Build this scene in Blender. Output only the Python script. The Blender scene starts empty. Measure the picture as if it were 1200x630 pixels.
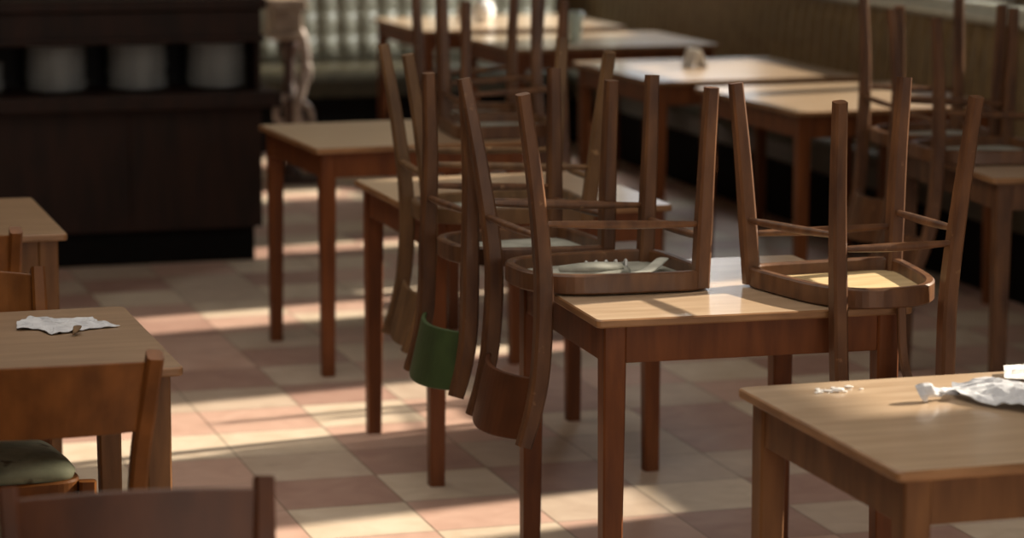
import bpy, bmesh, math, random
from mathutils import Vector, Matrix, noise
random.seed(7)
C = bpy.data.collections.new('cafe'); bpy.context.scene.collection.children.link(C)
SC = bpy.context.scene

# ------------------------------------------------------------------ camera
F_PX, CAM_H, YAW, PITCH, ROLL = 3270.0, 1.788, .2929, .1595, .001
cy, sy, cp, sp = math.cos(YAW), math.sin(YAW), math.cos(PITCH), math.sin(PITCH)
fwd = Vector((sy*cp, cy*cp, -sp)); rt = Vector((cy, -sy, 0)); up = rt.cross(fwd)
r2 = rt*math.cos(ROLL) + up*math.sin(ROLL); u2 = -rt*math.sin(ROLL) + up*math.cos(ROLL)
cam = bpy.data.objects.new('camera', bpy.data.cameras.new('camera')); C.objects.link(cam)
M = Matrix((r2, u2, -fwd)).transposed().to_4x4(); M.translation = Vector((0, 0, CAM_H))
cam.matrix_world = M
cam.data.sensor_width = 36; cam.data.lens = F_PX/1200*36
cam.data.clip_start = .05; cam.data.clip_end = 200
cam.data.dof.use_dof = True; cam.data.dof.focus_distance = 5.85; cam.data.dof.aperture_fstop = 3.0
SC.camera = cam

# ------------------------------------------------------------------ light
SC.view_settings.view_transform = 'Standard'; SC.view_settings.look = 'None'
SC.view_settings.exposure = 0.7; SC.view_settings.gamma = 1.0
SC.view_settings.use_curve_mapping = False
w = bpy.data.worlds.new('sky'); SC.world = w; w.use_nodes = True
bg = w.node_tree.nodes['Background']; bg.inputs[0].default_value = (.90, .94, 1.0, 1); bg.inputs[1].default_value = .62
SUN_E = math.radians(28)
sun = bpy.data.objects.new('sun', bpy.data.lights.new('sun', 'SUN')); C.objects.link(sun)
d = Vector((-1, -.17, -math.tan(SUN_E)*1.014)).normalized()
sun.rotation_euler = d.to_track_quat('-Z', 'Y').to_euler()
sun.location = (8, 8, 5)
sun.data.energy = 6.6; sun.data.color = (1.0, .86, .68); sun.data.angle = math.radians(1.2)
def area(name, loc, tgt, sx, sy_, e, col):
    l = bpy.data.lights.new(name, 'AREA'); l.shape = 'RECTANGLE'; l.size = sx; l.size_y = sy_; l.energy = e; l.color = col
    o = bpy.data.objects.new(name, l); C.objects.link(o); o.location = loc
    o.rotation_euler = (Vector(tgt)-Vector(loc)).to_track_quat('-Z', 'Y').to_euler()
    return o
# added area fills from unseen sources: camera side, overhead, far right
area('camera_side_fill', (2.4, -2.3, 1.9), (2.2, 6, .6), 3.4, 1.8, 38, (1.0, .87, .72))  # added fill for the faces turned to the camera
area('overhead_fill', (1.3, 5.6, 3.12), (1.3, 5.6, 0), 2.2, 7.0, 46, (1.0, .90, .78))  # added fill from above; the ceiling itself is closed
area('far_banquette_fill', (5.6, 14.2, 2.0), (3.6, 15.2, .4), 1.6, 1.5, 45, (1.0, 1.0, .95))  # added lamp that brightens the buttoned banquette

# ------------------------------------------------------------------ materials
def lin(c): return tuple((x/12.92 if x <= .04045 else ((x+.055)/1.055)**2.4) for x in [v/255 for v in c]) + (1,)
def mat(name): 
    m = bpy.data.materials.new(name); m.use_nodes = True
    return m, m.node_tree, m.node_tree.nodes['Principled BSDF']
def noisy(name, c1, c2, scale=(6, 6, 6), rough=.45, detail=5, coat=0, bump=0, dist=0, wear=None, spec=.5, coatr=.15, nscale=3, metal=0):
    m, nt, b = mat(name); N = nt.nodes; L = nt.links
    tc = N.new('ShaderNodeTexCoord'); mp = N.new('ShaderNodeMapping'); mp.inputs['Scale'].default_value = scale
    n = N.new('ShaderNodeTexNoise'); n.inputs['Scale'].default_value = nscale; n.inputs['Detail'].default_value = detail; n.inputs['Distortion'].default_value = dist
    r = N.new('ShaderNodeValToRGB'); r.color_ramp.elements[0].position = .32; r.color_ramp.elements[1].position = .68
    r.color_ramp.elements[0].color = lin(c1); r.color_ramp.elements[1].color = lin(c2)
    L.new(tc.outputs['Object'], mp.inputs[0]); L.new(mp.outputs[0], n.inputs[0]); L.new(n.outputs[0], r.inputs[0])
    out = r.outputs[0]
    if wear:
        n2 = N.new('ShaderNodeTexNoise'); n2.inputs['Scale'].default_value = wear[1]; n2.inputs['Detail'].default_value = 8
        r3 = N.new('ShaderNodeValToRGB'); r3.color_ramp.elements[0].position = wear[2]; r3.color_ramp.elements[1].position = wear[2]+.08
        L.new(tc.outputs['Object'], n2.inputs[0]); L.new(n2.outputs[0], r3.inputs[0])
        mx = N.new('ShaderNodeMixRGB'); mx.inputs[2].default_value = lin(wear[0]); L.new(out, mx.inputs[1]); L.new(r3.outputs[0], mx.inputs[0]); out = mx.outputs[0]
    L.new(out, b.inputs['Base Color'])
    b.inputs['Roughness'].default_value = rough; b.inputs['Specular IOR Level'].default_value = spec
    b.inputs['Metallic'].default_value = metal
    b.inputs['Coat Weight'].default_value = coat; b.inputs['Coat Roughness'].default_value = coatr
    if bump:
        bp = N.new('ShaderNodeBump'); bp.inputs['Strength'].default_value = bump; bp.inputs['Distance'].default_value = .004
        L.new(n.outputs[0], bp.inputs['Height']); L.new(bp.outputs[0], b.inputs['Normal'])
    return m
MT = {
 'chair':   noisy('chair_wood', (70, 43, 27), (112, 76, 48), (8, 8, 2), .42, wear=((140, 106, 76), 22, .67), bump=.25),
 'chairlt': noisy('light_chair_wood', (88, 64, 42), (122, 92, 62), (8, 8, 2), .5, spec=.35, wear=((170, 136, 98), 20, .66), bump=.2),
 'chairor': noisy('honey_chair_wood', (98, 58, 24), (130, 80, 36), (6, 6, 3), .45, bump=.1, spec=.25),
 'tleg':    noisy('table_frame_wood', (92, 50, 24), (118, 68, 34), (10, 10, 1.6), .45, bump=.15, spec=.3),
 'tlegdk':  noisy('old_table_frame_wood', (92, 60, 34), (122, 84, 50), (10, 10, 1.6), .48, bump=.15, spec=.3),
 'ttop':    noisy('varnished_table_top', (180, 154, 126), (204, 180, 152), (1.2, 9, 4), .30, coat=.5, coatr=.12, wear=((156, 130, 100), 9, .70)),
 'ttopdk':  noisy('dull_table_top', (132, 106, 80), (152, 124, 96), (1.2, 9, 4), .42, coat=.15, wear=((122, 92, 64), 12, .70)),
 'edge':    noisy('table_edge_wood', (120, 84, 52), (156, 116, 78), (3, 3, 20), .4),
 'counter': noisy('counter_wood', (28, 15, 10), (46, 25, 16), (6, 6, 1.2), .6, spec=.25),
 'plinth':  noisy('plinth_paint', (8, 6, 5), (13, 10, 8), rough=.8, spec=.15),
 'niche':   noisy('niche_paint', (16, 14, 14), (26, 22, 20), rough=.8),
 'plate':   noisy('porcelain', (176, 178, 176), (196, 198, 196), rough=.22, coat=.3),
 'tuft':    noisy('sage_leather', (132, 128, 110), (162, 158, 140), rough=.38, bump=.1, coat=.15),
 'olive':   noisy('olive_leather', (128, 106, 74), (150, 128, 92), rough=.42, bump=.15),
 'cushion': noisy('seat_leather', (50, 47, 36), (66, 62, 48), rough=.34, bump=.1),
 'seatpad': noisy('worn_pad_fabric', (112, 116, 92), (150, 152, 126), (5, 5, 5), .8, bump=.4, wear=((92, 82, 60), 18, .62)),
 'ply':     noisy('plywood_panel', (188, 164, 120), (214, 192, 150), (2, 10, 2), .5, wear=((150, 122, 80), 14, .66)),
 'grey':    noisy('grey_lining', (140, 142, 132), (176, 178, 168), (6, 6, 6), .75, bump=.3),
 'greydk':  noisy('folded_strap', (168, 170, 160), (204, 206, 196), (6, 6, 6), .7, bump=.3),
 'green':   noisy('green_paint', (50, 66, 36), (66, 86, 48), (4, 4, 4), .5, wear=((92, 110, 66), 10, .68)),
 'board': noisy('backboard_wood', (72, 40, 22), (94, 54, 30), (5, 5, 2), .42, wear=((112, 74, 46), 14, .70), spec=.4),
 'palegrn': noisy('pale_green_paint', (150, 164, 134), (174, 186, 156), rough=.5),
 'wall':    noisy('aged_plaster', (120, 104, 82), (140, 122, 98), (1, 1, 1), .85),
 'walldk':  noisy('brown_panel', (88, 72, 52), (104, 86, 62), (1, 1, 1), .7),
 'ceil':    noisy('ceiling_paint', (150, 140, 122), (165, 154, 136), (1, 1, 1), .9),
 'sill_highlight':    noisy('pale_sill_highlight_paint', (206, 212, 202), (222, 228, 218), rough=.2, coat=.3),
 'napkin':  noisy('tissue', (188, 192, 200), (214, 218, 224), (10, 10, 10), .85, bump=.5),
 'white':   noisy('white_tissue', (228, 228, 226), (244, 244, 242), (8, 8, 8), .8, bump=.3),
 'leaf':    noisy('dried_leaf', (84, 60, 34), (120, 92, 56), (30, 30, 30), .7),
 'marble':  noisy('pale_marble', (130, 112, 98), (172, 156, 140), (5, 5, 5), .3),
 'carve':   noisy('carved_gilt', (118, 100, 92), (176, 164, 156), (12, 12, 12), .35, bump=.4, metal=.3),
 'darkpost':noisy('dark_post_wood', (44, 24, 16), (60, 34, 24), rough=.5),
 'glass':   noisy('frosted_glass', (196, 216, 204), (214, 230, 220), rough=.2, coat=.4),
 'amber':   noisy('amber_ceramic', (150, 104, 60), (178, 130, 80), rough=.3),
}
# floor: a few stone tones and a grout
def stone(name, c1, c2, c3):
    m, nt, b = mat(name); N = nt.nodes; L = nt.links
    tc = N.new('ShaderNodeTexCoord')
    n = N.new('ShaderNodeTexNoise'); n.inputs['Scale'].default_value = 7; n.inputs['Detail'].default_value = 9; n.inputs['Distortion'].default_value = 1.2
    r = N.new('ShaderNodeValToRGB'); r.color_ramp.elements[0].position = .3; r.color_ramp.elements[1].position = .7
    r.color_ramp.elements[0].color = lin(c1); r.color_ramp.elements[1].color = lin(c2)
    n2 = N.new('ShaderNodeTexNoise'); n2.inputs['Scale'].default_value = 2.3; n2.inputs['Detail'].default_value = 12; n2.inputs['Roughness'].default_value = .7
    r2_ = N.new('ShaderNodeValToRGB'); r2_.color_ramp.elements[0].position = .60; r2_.color_ramp.elements[1].position = .74
    mx = N.new('ShaderNodeMixRGB'); mx.inputs[2].default_value = lin(c3)
    sc = N.new('ShaderNodeMath'); sc.operation = 'MULTIPLY'; sc.inputs[1].default_value = .6
    L.new(tc.outputs['Object'], n.inputs[0]); L.new(tc.outputs['Object'], n2.inputs[0])
    L.new(n.outputs[0], r.inputs[0]); L.new(n2.outputs[0], r2_.inputs[0]); L.new(r2_.outputs[0], sc.inputs[0])
    L.new(r.outputs[0], mx.inputs[1]); L.new(sc.outputs[0], mx.inputs[0]); L.new(mx.outputs[0], b.inputs['Base Color'])
    b.inputs['Roughness'].default_value = .48
    mr = N.new('ShaderNodeMapRange'); mr.inputs[3].default_value = .36; mr.inputs[4].default_value = .62
    L.new(n2.outputs[0], mr.inputs[0]); L.new(mr.outputs[0], b.inputs['Roughness'])
    return m
STONE = [stone('cream_tile', (200, 182, 160), (216, 200, 180), (158, 138, 116)),
         stone('pink_tile', (188, 154, 138), (202, 170, 154), (152, 118, 102)),
         stone('sand_tile', (182, 162, 144), (198, 180, 162), (146, 126, 106)),
         stone('rose_tile', (160, 126, 114), (176, 144, 130), (130, 98, 86)),
         noisy('tile_grout', (120, 104, 88), (136, 120, 100), rough=.9)]

# ------------------------------------------------------------------ mesh helpers
def build(name, bm, mats, parent=None, smooth=False, bevel=0, seg=2):
    me = bpy.data.meshes.new(name)
    bmesh.ops.recalc_face_normals(bm, faces=bm.faces[:])
    bm.to_mesh(me); bm.free()
    for m in (mats if isinstance(mats, (list, tuple)) else [mats]): me.materials.append(m)
    if smooth:
        for p in me.polygons: p.use_smooth = True
    o = bpy.data.objects.new(name, me); C.objects.link(o)
    if parent: o.parent = parent
    if bevel:
        b = o.modifiers.new('bevel', 'BEVEL'); b.width = bevel; b.segments = seg; b.limit_method = 'ANGLE'; b.angle_limit = math.radians(40)
    return o
def thing(name, label, cat, loc=(0, 0, 0), rz=0, group=None):
    o = bpy.data.objects.new(name, None); C.objects.link(o); o.empty_display_size = .1
    o.location = loc; o.rotation_euler = (0, 0, rz); tag(o, label, cat, group); return o
def tag(o, label, cat, group=None):
    o['label'] = label; o['category'] = cat
    if group: o['group'] = group
    return o
def struct(name, bm, m, **k):
    o = build(name, bm, m, **k); o['kind'] = 'structure'; return o
def box(bm, x0, x1, y0, y1, z0, z1, mi=0):
    v = [bm.verts.new(p) for p in ((x0,y0,z0),(x1,y0,z0),(x1,y1,z0),(x0,y1,z0),(x0,y0,z1),(x1,y0,z1),(x1,y1,z1),(x0,y1,z1))]
    for f in ((0,1,2,3),(4,5,6,7),(0,1,5,4),(1,2,6,5),(2,3,7,6),(3,0,4,7)):
        fc = bm.faces.new([v[i] for i in f]); fc.material_index = mi
    return bm
def catmull(P, n=6):
    P = [Vector(p) for p in P]; Q = [2*P[0]-P[1]] + P + [2*P[-1]-P[-2]]; out = []
    for i in range(1, len(Q)-2):
        for k in range(n):
            t = k/n; a, b, c, d_ = Q[i-1:i+3]
            out.append(.5*((2*b)+(-a+c)*t+(2*a-5*b+4*c-d_)*t*t+(-a+3*b-3*c+d_)*t**3))
    out.append(P[-1]); return out
def sweep(bm, path, wid, hgt, ref=(1, 0, 0), ch=.22, closed=False, round_=False, mi=0):
    """rectangular (chamfered) or round section along a path; wid along ref, hgt across it"""
    n = len(path); rings = []
    for i, p in enumerate(path):
        if closed: t = path[(i+1) % n]-path[i-1]
        else: t = path[min(i+1, n-1)]-path[max(i-1, 0)]
        t = t.normalized(); a = Vector(ref); a = (a-t*a.dot(t)).normalized(); b = t.cross(a)
        s = i/(n-1) if n > 1 else 0
        W = wid(s) if callable(wid) else wid; H = hgt(s) if callable(hgt) else hgt
        if round_: sec = [(math.cos(k*math.pi/5)*W/2, math.sin(k*math.pi/5)*H/2) for k in range(10)]
        else:
            c = ch*min(W, H); w2, h2 = W/2, H/2
            sec = [(w2-c,-h2),(w2,-h2+c),(w2,h2-c),(w2-c,h2),(-w2+c,h2),(-w2,h2-c),(-w2,-h2+c),(-w2+c,-h2)]
        rings.append([bm.verts.new(p+a*u+b*v) for u, v in sec])
    m = len(rings[0])
    for i in range(n if closed else n-1):
        A, B = rings[i], rings[(i+1) % n]
        for k in range(m):
            f = bm.faces.new((A[k], A[(k+1) % m], B[(k+1) % m], B[k])); f.material_index = mi
    if not closed:
        bm.faces.new(rings[0]); bm.faces.new(list(reversed(rings[-1])))
    return bm
def lathe(bm, prof, n=32, c=(0, 0, 0), mi=0):
    rings = [[bm.verts.new((c[0]+r*math.cos(k*2*math.pi/n), c[1]+r*math.sin(k*2*math.pi/n), c[2]+z)) for k in range(n)] for r, z in prof]
    for A, B in zip(rings, rings[1:]):
        for k in range(n): f = bm.faces.new((A[k], A[(k+1) % n], B[(k+1) % n], B[k])); f.material_index = mi
    bm.faces.new(rings[0]); bm.faces.new(rings[-1])
    return bm
def lerp(a, b, t): return a+(b-a)*t

# ------------------------------------------------------------------ room shell
TS, TX, TY = .3207, 1.4917, 8.279
CUST = {(0,-2):3,(1,-2):2,(-1,-2):3,(0,-1):2,(-1,-1):2,(1,-1):3,(0,0):1,(-1,0):1,(1,0):0,(0,1):0,(-1,1):0,(1,1):1,
        (0,2):2,(1,2):3,(0,3):3,(1,3):0,(0,4):0,(1,4):1,(1,5):0,(0,5):1,(2,1):1,(2,2):2,(2,3):3,(2,4):2,(2,5):1,
        (3,3):2,(3,4):0,(3,5):3,(4,2):3,(4,3):2,(4,4):3,(4,5):2,(4,6):3,(3,2):2}
bm = bmesh.new(); rr = random.Random(3); g = .0016
box(bm, -3.2, 5.4, -2.6, 16.2, -.05, -.0015, 4)
for i in range(-15, 13):
    for j in range(-25, 34):
        x0 = TX+i*TS; y1 = TY-j*TS
        if x0 < -3.2 or x0+TS > 5.4 or y1 > 16.2 or y1-TS < -2.6: continue
        if (i, j) in CUST: k = CUST[(i, j)]
        else:
            k = ((i+j) % 2 == 1) ^ (j <= 1) ^ (i >= 3)
            if rr.random() < .08: k = not k
            k = (rr.choice((1, 1, 3)) if k else rr.choice((0, 0, 2)))
        v = [bm.verts.new(p) for p in ((x0+g,y1-TS+g,0),(x0+TS-g,y1-TS+g,0),(x0+TS-g,y1-g,0),(x0+g,y1-g,0))]
        f = bm.faces.new(v); f.material_index = k
struct('floor', bm, STONE)
struct('ceiling', box(bmesh.new(), -3.3, 5.6, -2.7, 16.3, 3.2, 3.3), MT['ceil'])
struct('wall_left', box(bmesh.new(), -3.3, -3.2, -2.7, 16.3, 0, 3.2), MT['wall'])
struct('wall_far', box(bmesh.new(), -3.2, 5.6, 16.2, 16.3, 0, 3.2), MT['wall'])
bm = bmesh.new()
box(bm, -3.2, 5.5, -2.7, -2.6, 0, .8); box(bm, -3.2, 5.5, -2.7, -2.6, 2.9, 3.2)
box(bm, -3.2, -.9, -2.7, -2.6, .8, 2.9); box(bm, 4.2, 5.5, -2.7, -2.6, .8, 2.9)
struct('wall_near', bm, MT['wall'])
# right wall, its window openings sized and placed to shape the sun bands
WX0, WX1, SILL, HEAD = 5.2, 5.4, 1.02, 3.02
OPEN = [(1.6, 2.6, 1.02, 2.58), (3.4, 4.2, 1.02, 2.58), (4.95, 5.42, 1.02, 2.58), (5.85, 6.42, 1.9, 3.0), (7.12, 7.50, 1.48, 2.3), (8.32, 9.08, 1.55, 2.58),
        (9.30, 10.14, 1.06, 1.56), (10.22, 10.60, 1.06, 2.4), (10.68, 11.58, 1.06, 1.56), (11.68, 12.02, 1.02, 2.0), (13.0, 15.6, 1.02, 2.4)]  # low openings added to let sun onto the banquette tables
bm = bmesh.new()
box(bm, WX0, WX1, -2.6, 16.2, 0, SILL); box(bm, WX0, WX1, -2.6, 16.2, HEAD, 3.2)
ys = [-2.6] + [v for o_ in OPEN for v in o_[:2]] + [16.2]
for a, b, lo, hd in OPEN:
    if hd < HEAD: box(bm, WX0, WX1, a, b, hd, HEAD)
    if lo > SILL: box(bm, WX0, WX1, a, b, SILL, lo)
for a, b in zip(ys[::2], ys[1::2]): box(bm, WX0, WX1, a, b, SILL, HEAD)
struct('wall_right', bm, MT['walldk'])
for n, (a, b, lo, hd) in enumerate(OPEN, 1):
    bm = bmesh.new()
    for x in ((a, a+.03), (b-.03, b)): box(bm, 5.27, 5.32, x[0], x[1], lo+.001, hd-.001)
    box(bm, 5.27, 5.32, a+.03, b-.03, lo+.001, lo+.04); box(bm, 5.27, 5.32, a+.03, b-.03, hd-.04, hd-.001)
    struct('window_%d' % n, bm, MT['sill_highlight'])
struct('trim_1', box(bmesh.new(), 5.10, 5.26, 4.5, 16.1, SILL+.002, SILL+.035), MT['sill_highlight'], bevel=.006)

# ------------------------------------------------------------------ banquettes
def tuft_panel(bm, A, B, z0, z1, nrm, cols, rows, depth, res=7, diamond=True, lean=.06):
    """padded back from A to B (xy), facing nrm, from z0 to z1: real quilted relief"""
    A, B, nrm = Vector(A), Vector(B), Vector(nrm); nu, nv = cols*res, rows*res
    G = []
    for i in range(nu+1):
        col = []
        for j in range(nv+1):
            u, v = i/nu*cols, j/nv*rows
            if diamond: h = abs(math.sin(math.pi*u))**.6*(.45 + .55*abs(math.sin(math.pi*v))**.5)
            else: h = abs(math.sin(math.pi*u))**.6
            e = min(1, min(j, nv-j)/3); h = h*e
            p = A.lerp(B, i/nu); z = lerp(z0, z1, j/nv)
            q = Vector((p.x, p.y, z)) + Vector((nrm.x, nrm.y, 0))*(h*depth - lean*(j/nv))
            col.append(bm.verts.new(q))
        G.append(col)
    for i in range(nu):
        for j in range(nv): bm.faces.new((G[i][j], G[i+1][j], G[i+1][j+1], G[i][j+1]))
    # back and rims
    K = [bm.verts.new((p.x-nrm.x*.09, p.y-nrm.y*.09, z)) for p, z in ((A, z0), (B, z0), (B, z1), (A, z1))]
    bm.faces.new(K)
    bm.faces.new([K[0], K[1]]+[G[i][0] for i in range(nu, -1, -1)])
    bm.faces.new([K[3], K[2]]+[G[i][nv] for i in range(nu, -1, -1)])
    bm.faces.new([K[0], K[3]]+[G[0][j] for j in range(nv, -1, -1)])
    bm.faces.new([K[1], K[2]]+[G[nu][j] for j in range(nv, -1, -1)])
    return bm
def cushion(bm, x0, x1, y0, y1, z0, z1, r=.06, axis='x'):
    """seat roll with a rounded front edge: profile swept along the bench"""
    if axis == 'x':   # bench runs along y, front at x0
        prof = [(x1, z0), (x0+r*.4, z0)] + [(x0+r-r*math.cos(t*math.pi/2/5)*1, z1-r*1.2+r*1.2*math.sin(t*math.pi/2/5)) for t in range(6)] + [(x1, z1)]
        ends = [[bm.verts.new((p[0], y, p[1])) for p in prof] for y in (y0, y1)]
    else:             # bench runs along x, front at y0
        prof = [(y1, z0), (y0+r*.4, z0)] + [(y0+r-r*math.cos(t*math.pi/2/5), z1-r*1.2+r*1.2*math.sin(t*math.pi/2/5)) for t in range(6)] + [(y1, z1)]
        ends = [[bm.verts.new((x, p[0], p[1])) for p in prof] for x in (x0, x1)]
    n = len(prof)
    for k in range(n): bm.faces.new((ends[0][k], ends[0][(k+1) % n], ends[1][(k+1) % n], ends[1][k]))
    bm.faces.new(ends[0]); bm.faces.new(ends[1]); return bm
bk = thing('banquette', 'sage green deep-buttoned leather banquette along the far wall', 'bench', (4.0, 15.4, 0))
def rel(o, par):
    o.parent = par; o.matrix_parent_inverse = Matrix.Translation(-Vector(par.location)); return o
rel(build('backrest', tuft_panel(bmesh.new(), (1.6, 15.25), (4.86, 15.25), .47, 1.12, (0, -1), 28, 5, .04), MT['tuft'], smooth=True), bk)
rel(build('seat_cushion', cushion(bmesh.new(), 1.6, 4.86, 14.72, 15.38, .30, .46, axis='y'), MT['cushion'], smooth=False), bk)
rel(build('base', box(bmesh.new(), 1.6, 4.86, 14.80, 15.38, 0, .298), MT['plinth']), bk)
br = thing('banquette', 'long olive brown channelled leather banquette under the right-hand windows', 'bench', (5.0, 11, 0))
rel(build('backrest', tuft_panel(bmesh.new(), (5.08, 5.0), (5.08, 15.35), .45, 1.0, (-1, 0), 96, 3, .028, res=5, diamond=False, lean=.04), MT['olive'], smooth=True), br)
rel(build('seat_cushion', cushion(bmesh.new(), 4.72, 5.15, 5.0, 14.68, .28, .44, axis='x'), MT['cushion']), br)
rel(build('base', box(bmesh.new(), 4.80, 5.15, 5.0, 14.68, 0, .278), MT['plinth']), br)
bm = bmesh.new(); sweep(bm, [Vector((5.12, 5.0, 1.0)), Vector((5.12, 15.35, 1.0))], .12, .05, ch=.35)
rel(build('top_roll', bm, MT['sill_highlight']), br)  # pale coat puts the window-light highlight into the roll's colour

# ------------------------------------------------------------------ service counter and plates
ct = thing('service_counter', 'dark stained service counter with an open plate shelf in its front', 'counter', (.6, 11.4, 0))
CX0, CX1, CY0, CY1 = -1.6, 2.295, 11.15, 11.75
bm = box(bmesh.new(), CX0, CX1, CY0, CY1, .14, .635)
for x in (-1.4, -.75, -.1, .55, 1.2, 1.75): box(bm, x, x+.012, CY0-.006, CY0, .16, .62)
rel(build('cabinet_front', bm, MT['counter'], bevel=.004), ct)
rel(build('plinth', box(bmesh.new(), CX0+.02, CX1-.03, CY0+.03, CY1, 0, .14), MT['plinth']), ct)
rel(build('shelf', box(bmesh.new(), CX0, CX1+.07, CY0-.07, CY1, .636, .70), MT['counter'], bevel=.008), ct)
rel(build('niche_back', box(bmesh.new(), CX0, CX1, CY0+.36, CY1-.02, .702, .90), MT['niche']), ct)
rel(build('end_post', box(bmesh.new(), CX1-.018, CX1, CY0+.01, CY0+.34, .702, .90), MT['counter']), ct)
rel(build('fascia', box(bmesh.new(), CX0, CX1, CY0-.01, CY1, .901, 1.03), MT['counter'], bevel=.004), ct)
bm = box(bmesh.new(), CX0, CX1+.02, CY0-.035, CY1+.02, 1.031, 1.075); box(bm, CX0, CX1+.01, CY0-.03, CY0-.011, .90, .925)
rel(build('worktop', bm, MT['counter'], bevel=.006), ct)
def plate_mesh():
    bm = bmesh.new()
    lathe(bm, [(.062, 0), (.066, .0), (.07, .004), (.10, .008), (.123, .0165), (.125, .019), (.123, .0195), (.10, .0125), (.075, .009), (.01, .008)], 36)
    return bm
ORD = ['bottom', 'second', 'third', 'fourth', 'fifth', 'sixth', 'seventh', 'eighth', 'ninth', 'tenth', 'eleventh', 'twelfth', 'thirteenth', 'top']
pm = None
STK = [(1.155, 'stack at the left edge', 9), (1.485, 'first full stack from the left', 14), (1.815, 'stack second from the counter end', 14), (2.142, 'stack nearest the counter end', 14)]
for x, where, n in STK:
    for k in range(n):
        if pm is None: o = build('dinner_plate', plate_mesh(), MT['plate'], smooth=True); pm = o
        else: o = pm.copy(); C.objects.link(o)
        o.location = (x+random.uniform(-.003, .003), CY0+.16+random.uniform(-.003, .003), .7005+k*.0130)
        w_ = 'topmost white plate' if k == n-1 else ('white plate at the bottom' if k == 0 else 'white plate, %s from the bottom' % ORD[k])
        tag(o, '%s of the %s' % (w_, where), 'plate', 'plates stacked on the counter shelf')

# carved console behind the counter
pc = thing('carved_pedestal', 'ornate carved pedestal with pale scrolls and stone top behind the dark counter', 'pedestal', (2.93, 13.55, 0))
bm = box(bmesh.new(), -.11, .06, -.12, .12, .72, .755); box(bm, -.10, .05, -.11, .11, .755, .86); box(bm, -.12, .07, -.13, .13, .86, .92)
build('top', bm, MT['marble'], pc, bevel=.01)
bm = bmesh.new(); lathe(bm, [(.06, 0), (.06, .05), (.035, .09), (.03, .3), (.045, .42), (.028, .5), (.03, .62), (.05, .68), (.05, .72)], 16)
build('post', bm, MT['darkpost'], pc, smooth=False)
bm = bmesh.new()
sweep(bm, catmull([(.02, -.06, .80), (.055, -.07, .72), (.07, -.07, .62), (.055, -.07, .50), (.03, -.07, .40), (.035, -.07, .28), (.08, -.07, .20), (.13, -.07, .16)]), .045, .05, (0, 1, 0), round_=True)
sweep(bm, catmull([(.05, -.07, .62), (.085, -.07, .58), (.08, -.07, .52), (.05, -.07, .53), (.06, -.07, .57)]), .035, .03, (0, 1, 0), round_=True)
sweep(bm, catmull([(.03, -.07, .42), (.085, -.07, .38), (.10, -.07, .30), (.06, -.07, .27), (.06, -.07, .33)]), .04, .03, (0, 1, 0), round_=True)
sweep(bm, catmull([(.13, -.07, .16), (.16, -.07, .08), (.13, -.07, .01)]), .04, .04, (0, 1, 0), round_=True)
sweep(bm, catmull([(-.03, -.07, .44), (-.075, -.07, .40), (-.08, -.07, .33), (-.05, -.07, .31)]), .035, .03, (0, 1, 0), round_=True)
build('scroll', bm, MT['carve'], pc, smooth=True)
bm = box(bmesh.new(), -.10, .16, -.10, .10, 0, .035)
build('foot', bm, MT['darkpost'], pc, bevel=.01)

# ------------------------------------------------------------------ tables
def table(label, cx, cy_, yaw=0, W=.72, D=.74, top='ttop', frame='tleg', H=.75, ins=.022, lt=.050, lb=.040, ap=.082, group='cafe tables'):
    t = thing('cafe_table', label, 'table', (cx, cy_, 0), yaw, group)
    th = .018; r = .012
    # top with softly rounded corners
    bm = bmesh.new(); pts = []
    for sx, sy_, a0 in ((1, 1, 0), (-1, 1, 90), (-1, -1, 180), (1, -1, 270)):
        for k in range(5):
            a = math.radians(a0+k*22.5); pts.append((sx*(W/2-r)+r*math.cos(a), sy_*(D/2-r)+r*math.sin(a)))
    def ringz(z, s=0): return [bm.verts.new((x-s*math.copysign(1, x), y-s*math.copysign(1, y), z)) for x, y in pts]
    R = [ringz(H-th, .002), ringz(H-th+.003), ringz(H-.003), ringz(H, .003)]
    for A, B in zip(R, R[1:]):
        for k in range(len(A)): f = bm.faces.new((A[k], A[(k+1) % len(A)], B[(k+1) % len(A)], B[k])); f.material_index = 1
    f = bm.faces.new(R[0]); f.material_index = 1
    bm.faces.new(R[-1])
    o = build('tabletop', bm, [MT[top], MT['edge']], t)
    lx, ly = W/2-ins-lt/2, D/2-ins-lt/2; z1 = H-th
    for sx in (-1, 1):
        for sy_ in (-1, 1):
            bm = bmesh.new()
            P = [Vector((sx*lx, sy_*ly, z1)), Vector((sx*lx, sy_*ly, z1-ap-.02)), Vector((sx*(lx+.003), sy_*(ly+.003), .0))]
            sweep(bm, P, lambda s: lt if s < .6 else lb, lambda s: lt if s < .6 else lb, ch=.08)
            build('leg', bm, MT[frame], t)
    a = .009
    for sy_ in (-1, 1):
        y = sy_*(ly+lt/2-.014)
        build('apron', box(bmesh.new(), -lx+lt/2, lx-lt/2, y-a, y+a, z1-ap, z1-.0005), MT[frame], t, bevel=.002)
    for sx in (-1, 1):
        x = sx*(lx+lt/2-.014)
        build('apron', box(bmesh.new(), x-a, x+a, -ly+lt/2, ly-lt/2, z1-ap, z1-.0005), MT[frame], t, bevel=.002)
    return t
table('central wooden cafe table carrying the two sharpest upturned chairs', 2.209, 5.836, -.035, .715, .745)
table('wooden cafe table just behind the central one, under light brown upturned chair legs', 2.25, 7.50, .005, .707, .777)
table('wooden cafe table just right of the dark counter, blurred upturned chairs on it', 2.31, 9.06, .045, .735, .755)
table('cafe table in the lower right corner with a crumpled napkin on it', 2.235, 4.382, 0, .74, .713, frame='tlegdk')
table('brown cafe table on the left with a torn white paper on it', .545, 5.577, .004, .74, .713, top='ttopdk', frame='tlegdk')
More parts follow.
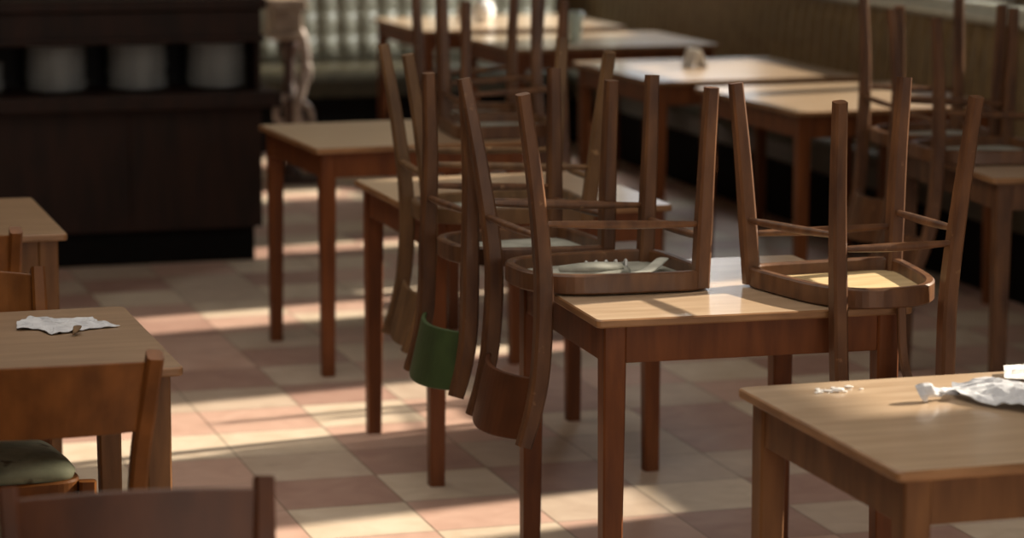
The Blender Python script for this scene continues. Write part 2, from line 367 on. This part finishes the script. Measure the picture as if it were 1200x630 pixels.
table('small visible corner of brown cafe table at the left edge, nearest the counter', .574, 7.40, 0, .74, .724, top='ttopdk', frame='tlegdk')
table('cafe table at the right edge under a crowd of upturned chairs', 4.145, 7.80, -.10, .80, .93, frame='chair')
table('bare pale-topped cafe table by the right banquette, behind the plywood-seated chair', 4.29, 9.80, .02, .86, 1.0)
table('cafe table by the right banquette holding the folded white card', 4.22, 11.05, .02, .92, 1.0)
table('cafe table by the right banquette with the pale glass tumbler', 4.20, 12.68, .02, 1.02, .86)
table('farthest cafe table, in front of the buttoned sage banquette', 4.12, 13.95, .02, 1.08, .96)

# ------------------------------------------------------------------ chairs
def outline(hw_f, hw_r, yr, yf, n=56):
    """closed seat outline: squared front, rounded narrower rear"""
    pts = []; yc = (yr+yf)/2; hy = (yf-yr)/2
    for k in range(n):
        a = 2*math.pi*k/n; c, s = math.cos(a), math.sin(a)
        e = 2/6.5 if s > 0 else 2/3.0
        x = math.copysign(abs(c)**e, c); y = math.copysign(abs(s)**e, s)
        if s > 0: y = min(y, 1)
        yy = yc+y*hy; hw = lerp(hw_r, hw_f, min(1, max(0, (yy-yr)/(yf-yr))**.8))
        pts.append((x*hw, yy))
    return pts
def chair(label, p, up=False, wood='chair', pad='ply', back=None, padded=False, cat='chair', group=None, straps=False, splat=False, name='cafe_chair', bh=.135, front_in=True, bow_=.045):
    x, y, z, yaw, rx, ry, wf, wr, dd, L, fsx, fsy, rsx, rsy, px, py, pl = p
    t = thing(name, label, cat, (x, y, z), 0, group)
    R = Matrix.Rotation(yaw, 3, 'Z') @ Matrix.Rotation(rx, 3, 'X') @ Matrix.Rotation(ry, 3, 'Y')
    if not up: R = R @ Matrix.Rotation(math.pi, 3, 'Y')
    t.rotation_euler = R.to_euler()
    W = MT[wood]; ring = .044
    # seat frame: a bent wood hoop
    O = outline(wf/2+.026, wr/2-.004, -dd/2-.018, dd/2+.030)
    bm = bmesh.new()
    sweep(bm, [Vector((a, b, -ring/2)) for a, b in O], .020, ring, (0, 0, 1), closed=True, ch=.0) if False else None
    n = len(O); rings = []
    for i, (a, b) in enumerate(O):
        A0, B0 = Vector(O[i-1]), Vector(O[(i+1) % n]); tg = (B0-A0).normalized(); nr = Vector((tg.y, -tg.x)); th = .022; ch_ = .004
        q = Vector((a, b))
        rings.append([bm.verts.new((q.x-nr.x*o_, q.y-nr.y*o_, zz)) for o_, zz in ((ch_, -ring), (th-ch_, -ring), (th, -ring+ch_), (th, -ch_), (th-ch_, 0), (ch_, 0), (0, -ch_), (0, -ring+ch_))])
    for i in range(n):
        A, B = rings[i], rings[(i+1) % n]
        for k in range(8): bm.faces.new((A[k], A[(k+1) % 8], B[(k+1) % 8], B[k]))
    build('seat_frame', bm, W, t, smooth=False)
    # seat panel
    I = outline(wf/2+.005, wr/2-.024, -dd/2+.003, dd/2+.009)
    bm = bmesh.new()
    if padded:
        levels = [(1, -.014), (1.06, 0.001), (1.08, .012), (1.02, .026), (.85, .036), (.55, .041), (.2, .043)]
    else: levels = [(1, -.016), (1, -.003)]
    rs = [[bm.verts.new((a*s, b*s, zz + (.003*noise.noise((a*9, b*9, 3)) if padded else 0))) for a, b in I] for s, zz in levels]
    for A, B in zip(rs, rs[1:]):
        for k in range(n): bm.faces.new((A[k], A[(k+1) % n], B[(k+1) % n], B[k]))
    bm.faces.new(rs[0]); bm.faces.new(rs[-1])
    build('seat_cushion' if padded else 'seat_panel', bm, MT[pad], t, smooth=padded)
    wfun = lambda s: lerp(.029, .036, min(1, s*1.5)); 
    sides = {}
    for s in (-1, 1):
        a = Vector((s*(wf/2+fsx), dd/2+fsy, -L)); b = Vector((s*wf/2, dd/2-.004, -.004))
        if not front_in: b = Vector((s*(wf/2+.03), dd/2, -.006))
        bm = bmesh.new(); path = catmull([a, a.lerp(b, .35)+Vector((s*-.003, 0, 0)), a.lerp(b, .7)+Vector((s*-.002, 0, 0)), b], 4)
        sweep(bm, path, wfun, wfun, ch=.16); build('front_leg', bm, W, t)
        q0 = Vector((s*(wr/2+rsx), -dd/2-rsy, -L)); q1 = Vector((s*(wr/2+.004), -dd/2-.006, -.03)); q2 = Vector((s*(wr/2+px*.3+.002), -dd/2+py*.22, pl*.45)); q3 = Vector((s*(wr/2+px), -dd/2+py, pl))
        path = catmull([q0, q0.lerp(q1, .5)+Vector((0, .006, 0)), q1, q2, q2.lerp(q3, .55)+Vector((0, .006, 0)), q3], 5)
        bm = bmesh.new(); sweep(bm, path, lambda s_: lerp(.028, .033, min(1, s_*3)) if s_ < .7 else lerp(.033, .030, (s_-.7)/.3), lambda s_: lerp(.029, .040, min(1, s_*2.4)) if s_ < .6 else lerp(.040, .034, (s_-.6)/.4), ch=.18)
        build('rear_leg', bm, W, t)
        sides[s] = (a, b, q0, q1, q2, q3)
    fr = .70
    def at(k, s, f): return sides[s][k].lerp(sides[s][k+1], f)
    def rod(p0, p1, dz=0, r=.015):
        bm = bmesh.new(); m = (p0+p1)/2; 
        sweep(bm, catmull([p0, m+Vector((0, 0, .002)), p1], 6), lambda s: r*(.8+.5*math.sin(math.pi*s)), lambda s: r*(.8+.5*math.sin(math.pi*s))*1.15, (0, 0, 1) if abs((p1-p0).normalized().z) < .9 else (1, 0, 0), round_=True)
        build('stretcher', bm, W, t, smooth=True)
    for s in (-1, 1): rod(at(2, s, fr-.02), at(0, s, fr-.02))
    rod(at(2, -1, fr+.05), at(2, 1, fr+.05)); rod(at(0, -1, fr+.05), at(0, 1, fr+.05))
    # backrest board, bowed between the posts
    h = bh; bm = bmesh.new(); nu, nv = 16, 6; th = .011; F = []; Bk = []
    def post(s, z):
        q2, q3 = sides[s][4], sides[s][5]; f = (z-q2.z)/(q3.z-q2.z); return q2.lerp(q3, f)
    for i in range(nu+1):
        u = i/nu*2-1; c1, c2 = [], []
        for j in range(nv+1):
            z0 = pl-h-.014; zz = z0+h*(j/nv)
            if j == nv: zz += .010*(1-u*u)
            if j == 0: zz += .004*(1-u*u)
            a = post(-1, zz); b = post(1, zz); q = a.lerp(b, (u+1)/2); bow = -bow_*(1-u*u)
            c1.append(bm.verts.new((q.x, q.y+bow+.001, zz))); c2.append(bm.verts.new((q.x, q.y+bow+.001+th, zz)))
        F.append(c1); Bk.append(c2)
    for i in range(nu):
        for j in range(nv):
            bm.faces.new((F[i][j], F[i+1][j], F[i+1][j+1], F[i][j+1])); f = bm.faces.new((Bk[i][j], Bk[i][j+1], Bk[i+1][j+1], Bk[i+1][j]))
        bm.faces.new((F[i][0], Bk[i][0], Bk[i+1][0], F[i+1][0])); bm.faces.new((F[i][nv], F[i+1][nv], Bk[i+1][nv], Bk[i][nv]))
    for i in (0, nu):
        for j in range(nv): bm.faces.new((F[i][j], F[i][j+1], Bk[i][j+1], Bk[i][j]))
    o = build('backrest', bm, MT[back] if back else W, t, smooth=False, bevel=.003)
    if back == 'green': o['label'] = 'green painted backrest board'
    if splat:
        bm = bmesh.new(); sweep(bm, catmull([Vector((splat, -dd/2-.004, -.03)), Vector((splat, -dd/2-.02, .10)), Vector((splat, -dd/2+py-.03, pl-h))]), .020, .012, ch=.2)
        build('splat', bm, W, t)
    if straps:
        bm = bmesh.new()
        # loose lining folded over itself on the underside
        for cx_, cy0, cy1, wd, dz in ((-.06, -.15, .05, .10, -.030), (-.075, -.12, .03, .06, -.042)):
            path = catmull([Vector((cx_, cy0, dz)), Vector((cx_-.012, lerp(cy0, cy1, .5), dz-.006)), Vector((cx_+.01, cy1, dz))], 8)
            sweep(bm, path, lambda s, wd=wd: wd*(.25+.75*math.sin(math.pi*min(.97, max(.03, s)))**.6), .022, (1, 0, 0), round_=True)
        build('loose_lining', bm, MT['grey'], t, smooth=True)
        bm = bmesh.new()
        sweep(bm, catmull([Vector((-.12, -.12, -.024)), Vector((-.11, .0, -.026)), Vector((-.07, .09, -.030)), Vector((.03, .17, -.040))], 8), .034, .009, (1, 0, 0), round_=True)
        build('strap', bm, MT['greydk'], t, smooth=True)
        for k in range(5):
            bm = bmesh.new(); y0 = -.03+k*.024
            sweep(bm, catmull([Vector((-.01, y0, -.032)), Vector((.004, y0+.004, -.046)), Vector((.016, y0, -.030))], 5), .007, .007, (0, 1, 0), round_=True)
            build('spring_clip', bm, MT['plate'], t, smooth=True)
    return t
HP = math.pi/2
GU = 'chairs turned upside down on the tables'
chair('upturned chair on the left of the central table, loose grey lining in its seat',
      [1.9927, 5.9443-.01, .7525, -1.5392, -.004, -.008, .3404, .3416, .3704, .4514, .0093, .0137, .0392, .0675, .0098, -.0534, .3301], pad='grey', straps=True, back='board', group=GU)
chair('upturned chair on the right of the central table, pale plywood seat underside showing',
      [2.4904, 5.617, .7530, .0242, .0023, -.0052, .3495, .2540, .3652, .4554, .0335, .0208, .0320, .0605, -.0101, -.035, .33], pad='ply', group=GU, splat=-.018, bh=.158)
chair('upturned chair with a green backrest hanging down, behind the central table',
      [1.9242, 6.345, .7535, -1.5274, -.006, -.012, .3574, .3186, .3313, .4331, .0179, .0, -.018, .0105, .0189, -.0459, .2997], pad='grey', back='green', group=GU)
chair('light brown upturned chair on the second centre table, leftmost of the upturned chairs',
      [2.075, 7.03, .7535, -1.6388, .006, -.005, .378, .3071, .4089, .4455, .062, .0411, .0205, .0608, -.0116, -.065, .332], wood='chairlt', pad='grey', group=GU, bow_=.012)
chair('upturned chair on the far half of the table at the right picture edge',
      [3.912, 8.27, .7525, -1.6863, .004, .007, .3607, .3275, .3269, .4587, .0263, .0, .0281, .0073, .0118, -.0568, .313], pad='grey', group=GU)
chair('upturned chair on the near half of the table at the right picture edge',
      [3.865, 7.835, .7525, -1.6501, -.008, .0022, .36, .33, .36, .4499, .025, .015, .0302, .0373, .01, -.09, .37], pad='grey', group=GU)
chair('blurred upturned chair on the near right of the third centre table',
      [2.6574, 8.93, .7525, 1.4966, -.001, -.006, .3569, .333, .3251, .454, .0188, .0, .0393, .0, .01, -.09, .37], pad='grey', group=GU)
chair('blurred upturned chair on the far side of the third centre table',
      [2.69, 9.35, .7525, 1.54, .0, .0, .34, .31, .33, .45, .015, .01, .02, .02, .01, -.08, .35], pad='grey', group=GU)
GS = 'chairs standing on the floor at the left tables'
chair('wooden chair with curved backrest at the near side of the torn-paper table',
      [.625, 5.13, .45, -.03, .0, .0, .37, .295, .36, .45, .025, .015, .05, .05, .035, -.10, .40], up=True, wood='chairor', padded=True, pad='seatpad', group=GS, front_in=False)
chair('blurred brown chair in the lower left corner, only its backrest in view',
      [.5988, 3.6916, .45, 3.055, .0, .0, .36, .3346, .36, .45, .025, .015, .03, .05, .0191, -.09, .382], up=True, bow_=-.018, wood='board', padded=True, pad='seatpad', group=GS, front_in=False)
chair('chair on the far side of the torn-paper table, grey-green padded seat',
      [.5713, 5.80, .45, 3.1416, .0, .0, .36, .33, .36, .45, .025, .015, .03, .05, .01, -.0899, .3698], up=True, wood='chairor', padded=True, pad='seatpad', group=GS, front_in=False)
chair('wooden chair at the left picture edge, drawn up to the table nearest the counter',
      [.60, 6.93, .45, -.02, .0, .0, .36, .33, .36, .45, .025, .015, .03, .05, .01, -.09, .37], up=True, wood='chairor', padded=True, pad='seatpad', group=GS, front_in=False)

# ------------------------------------------------------------------ small things on the tables
def sheet(name, label, cat, pts, z, m, amp=.006, seed=1, th=.0012, n=22, fold=None):
    """crumpled sheet: polygon outline (xy), filled as a fan grid and creased"""
    P = [Vector((a, b)) for a, b in pts]; c = sum(P, Vector((0, 0)))/len(P)
    B = []
    for i in range(len(P)):
        a, b = P[i], P[(i+1) % len(P)]
        for k in range(6):
            q = a.lerp(b, k/6); w1 = noise.noise((q.x*60, q.y*60, seed))*.004; B.append(q+Vector((w1, w1*.6)))
    bm = bmesh.new(); lv = 10; R = []
    for l in range(lv+1):
        s = 1-l/(lv+1) 
        ring = []
        for q in B:
            v = c+(q-c)*s
            h = abs(noise.noise((v.x*28, v.y*28, seed)))*amp*2.2 + abs(noise.noise((v.x*70, v.y*70, seed+5)))*amp
            if fold: h += fold(v)
            ring.append((bm.verts.new((v.x, v.y, z+.0008+h)), bm.verts.new((v.x, v.y, z+.0008+h+th))))
        R.append(ring)
    n_ = len(B)
    for A, D in zip(R, R[1:]):
        for k in range(n_):
            bm.faces.new((A[k][0], A[(k+1) % n_][0], D[(k+1) % n_][0], D[k][0])); bm.faces.new((A[k][1], A[(k+1) % n_][1], D[(k+1) % n_][1], D[k][1]))
    for k in range(n_): bm.faces.new((R[0][k][0], R[0][(k+1) % n_][0], R[0][(k+1) % n_][1], R[0][k][1]))
    bm.faces.new([q[0] for q in R[-1]]); bm.faces.new([q[1] for q in R[-1]])
    o = build(name, bm, m, smooth=False)
    return tag(o, label, cat) if label else o
T = .7505
sheet('torn_paper', 'torn white paper lying flat on the left table', 'paper', [(.665,5.78),(.70,5.83),(.76,5.79),(.825,5.80),(.832,5.72),(.865,5.68),(.80,5.665),(.755,5.64),(.715,5.625),(.70,5.69),(.655,5.70)], T, MT['napkin'], .004, 2)
o = build('dry_leaf', sweep(bmesh.new(), catmull([(.757, 5.600, T+.004), (.770, 5.625, T+.016), (.768, 5.65, T+.010)], 6), lambda s: .003+.014*math.sin(math.pi*s), .003, (1, 0, 0), round_=True), MT['leaf'], smooth=True)
tag(o, 'small curled brown leaf beside the torn paper', 'leaf')
def ridge(v): 
    return .016*math.exp(-((v.x-2.30)/.05)**2) + .010*math.exp(-((v.y-4.50)/.04)**2)
cn = thing('crumpled_napkin', 'crumpled pale blue-white napkin with a twisted end on the lower right table', 'napkin', (2.30, 4.5, .75))
a_ = sheet('sheet', None, None, [(2.20,4.53),(2.235,4.60),(2.30,4.60),(2.37,4.57),(2.47,4.60),(2.54,4.52),(2.53,4.36),(2.44,4.27),(2.34,4.29),(2.27,4.37),(2.22,4.45)], T, MT['napkin'], .006, 4, fold=ridge)
rel(a_, cn)
bm = bmesh.new()
sweep(bm, catmull([(2.215, 4.535, T+.012), (2.19, 4.53, T+.014), (2.165, 4.52, T+.016), (2.145, 4.515, T+.020), (2.135, 4.52, T+.014)], 6), lambda s: .012+.026*s*s, lambda s: .010+.022*s*s, (0, 0, 1), round_=True)
for v in bm.verts: 
    k = noise.noise_vector(v.co*70)*.004; v.co += k; v.co.z = max(v.co.z, T+.0008)
rel(build('twisted_end', bm, MT['napkin'], smooth=False), cn)
sheet('folded_napkin', 'white folded napkin at the right picture edge of the lower right table', 'napkin', [(2.37,4.655),(2.40,4.72),(2.44,4.72),(2.47,4.75),(2.57,4.73),(2.58,4.62),(2.50,4.615),(2.42,4.615)], T, MT['white'], .003, 8, fold=lambda v: .010 if v.y > 4.68 else .002)
rr = random.Random(5); bm = bmesh.new()
for k in range(26):
    x = 1.985+abs(rr.gauss(0, .035)); y = 4.655+rr.gauss(0, .010); s = rr.uniform(.0015, .0045) if k else .009
    v = bmesh.ops.create_icosphere(bm, subdivisions=1, radius=s)['verts']
    for q in v: q.co = Vector((q.co.x*1.5*rr.uniform(.7, 1.2), q.co.y*rr.uniform(.7, 1.2), q.co.z*.5)) + Vector((x, y, T+s*.5))
o = build('bread_crumbs', bm, MT['white']); tag(o, 'scatter of pale bread crumbs on the corner of the lower right table', 'crumbs'); o['kind'] = 'stuff'
# far table things
sb = thing('sugar_bowl', 'round white sugar bowl on the farthest table', 'bowl', (4.06, 13.98, .7505))
build('body', lathe(bmesh.new(), [(.035, 0), (.038, .006), (.052, .03), (.056, .055), (.050, .08), (.044, .088)], 24), MT['white'], sb, smooth=True)
build('lid', lathe(bmesh.new(), [(.046, .0885), (.044, .096), (.028, .110), (.010, .114), (.012, .124), (.002, .128)], 24), MT['white'], sb, smooth=True)
o = build('amber_pot', lathe(bmesh.new(), [(.03, 0), (.034, .01), (.036, .05), (.030, .085), (.024, .095)], 20), MT['amber'], smooth=True); o.location = (3.965, 14.0, .7505)
tag(o, 'small amber brown pot left of the white sugar bowl', 'pot')
o = build('glass_tumbler', lathe(bmesh.new(), [(.028, 0), (.030, .004), (.036, .09), (.040, .14), (.037, .141), (.033, .09), (.026, .008)], 24), MT['glass'], smooth=True); o.location = (4.11, 12.60, .7505)
tag(o, 'pale glass tumbler on the second farthest banquette table', 'glass')
bm = bmesh.new()
prof = [(-.035, 0), (-.032, 0), (-.004, .072), (.004, .072), (.040, 0), (.043, 0), (.006, .078), (-.006, .078)]
e = [[bm.verts.new((a, y, b)) for a, b in prof] for y in (-.05, .05)]
for k in range(8): bm.faces.new((e[0][k], e[0][(k+1) % 8], e[1][(k+1) % 8], e[1][k]))
bm.faces.new(e[0]); bm.faces.new(e[1])
o = build('folded_card', bm, MT['white']); o.location = (4.16, 11.12, .7505); o.rotation_euler = (0, 0, .15)
tag(o, 'folded white tent card standing on a table by the right banquette', 'card')
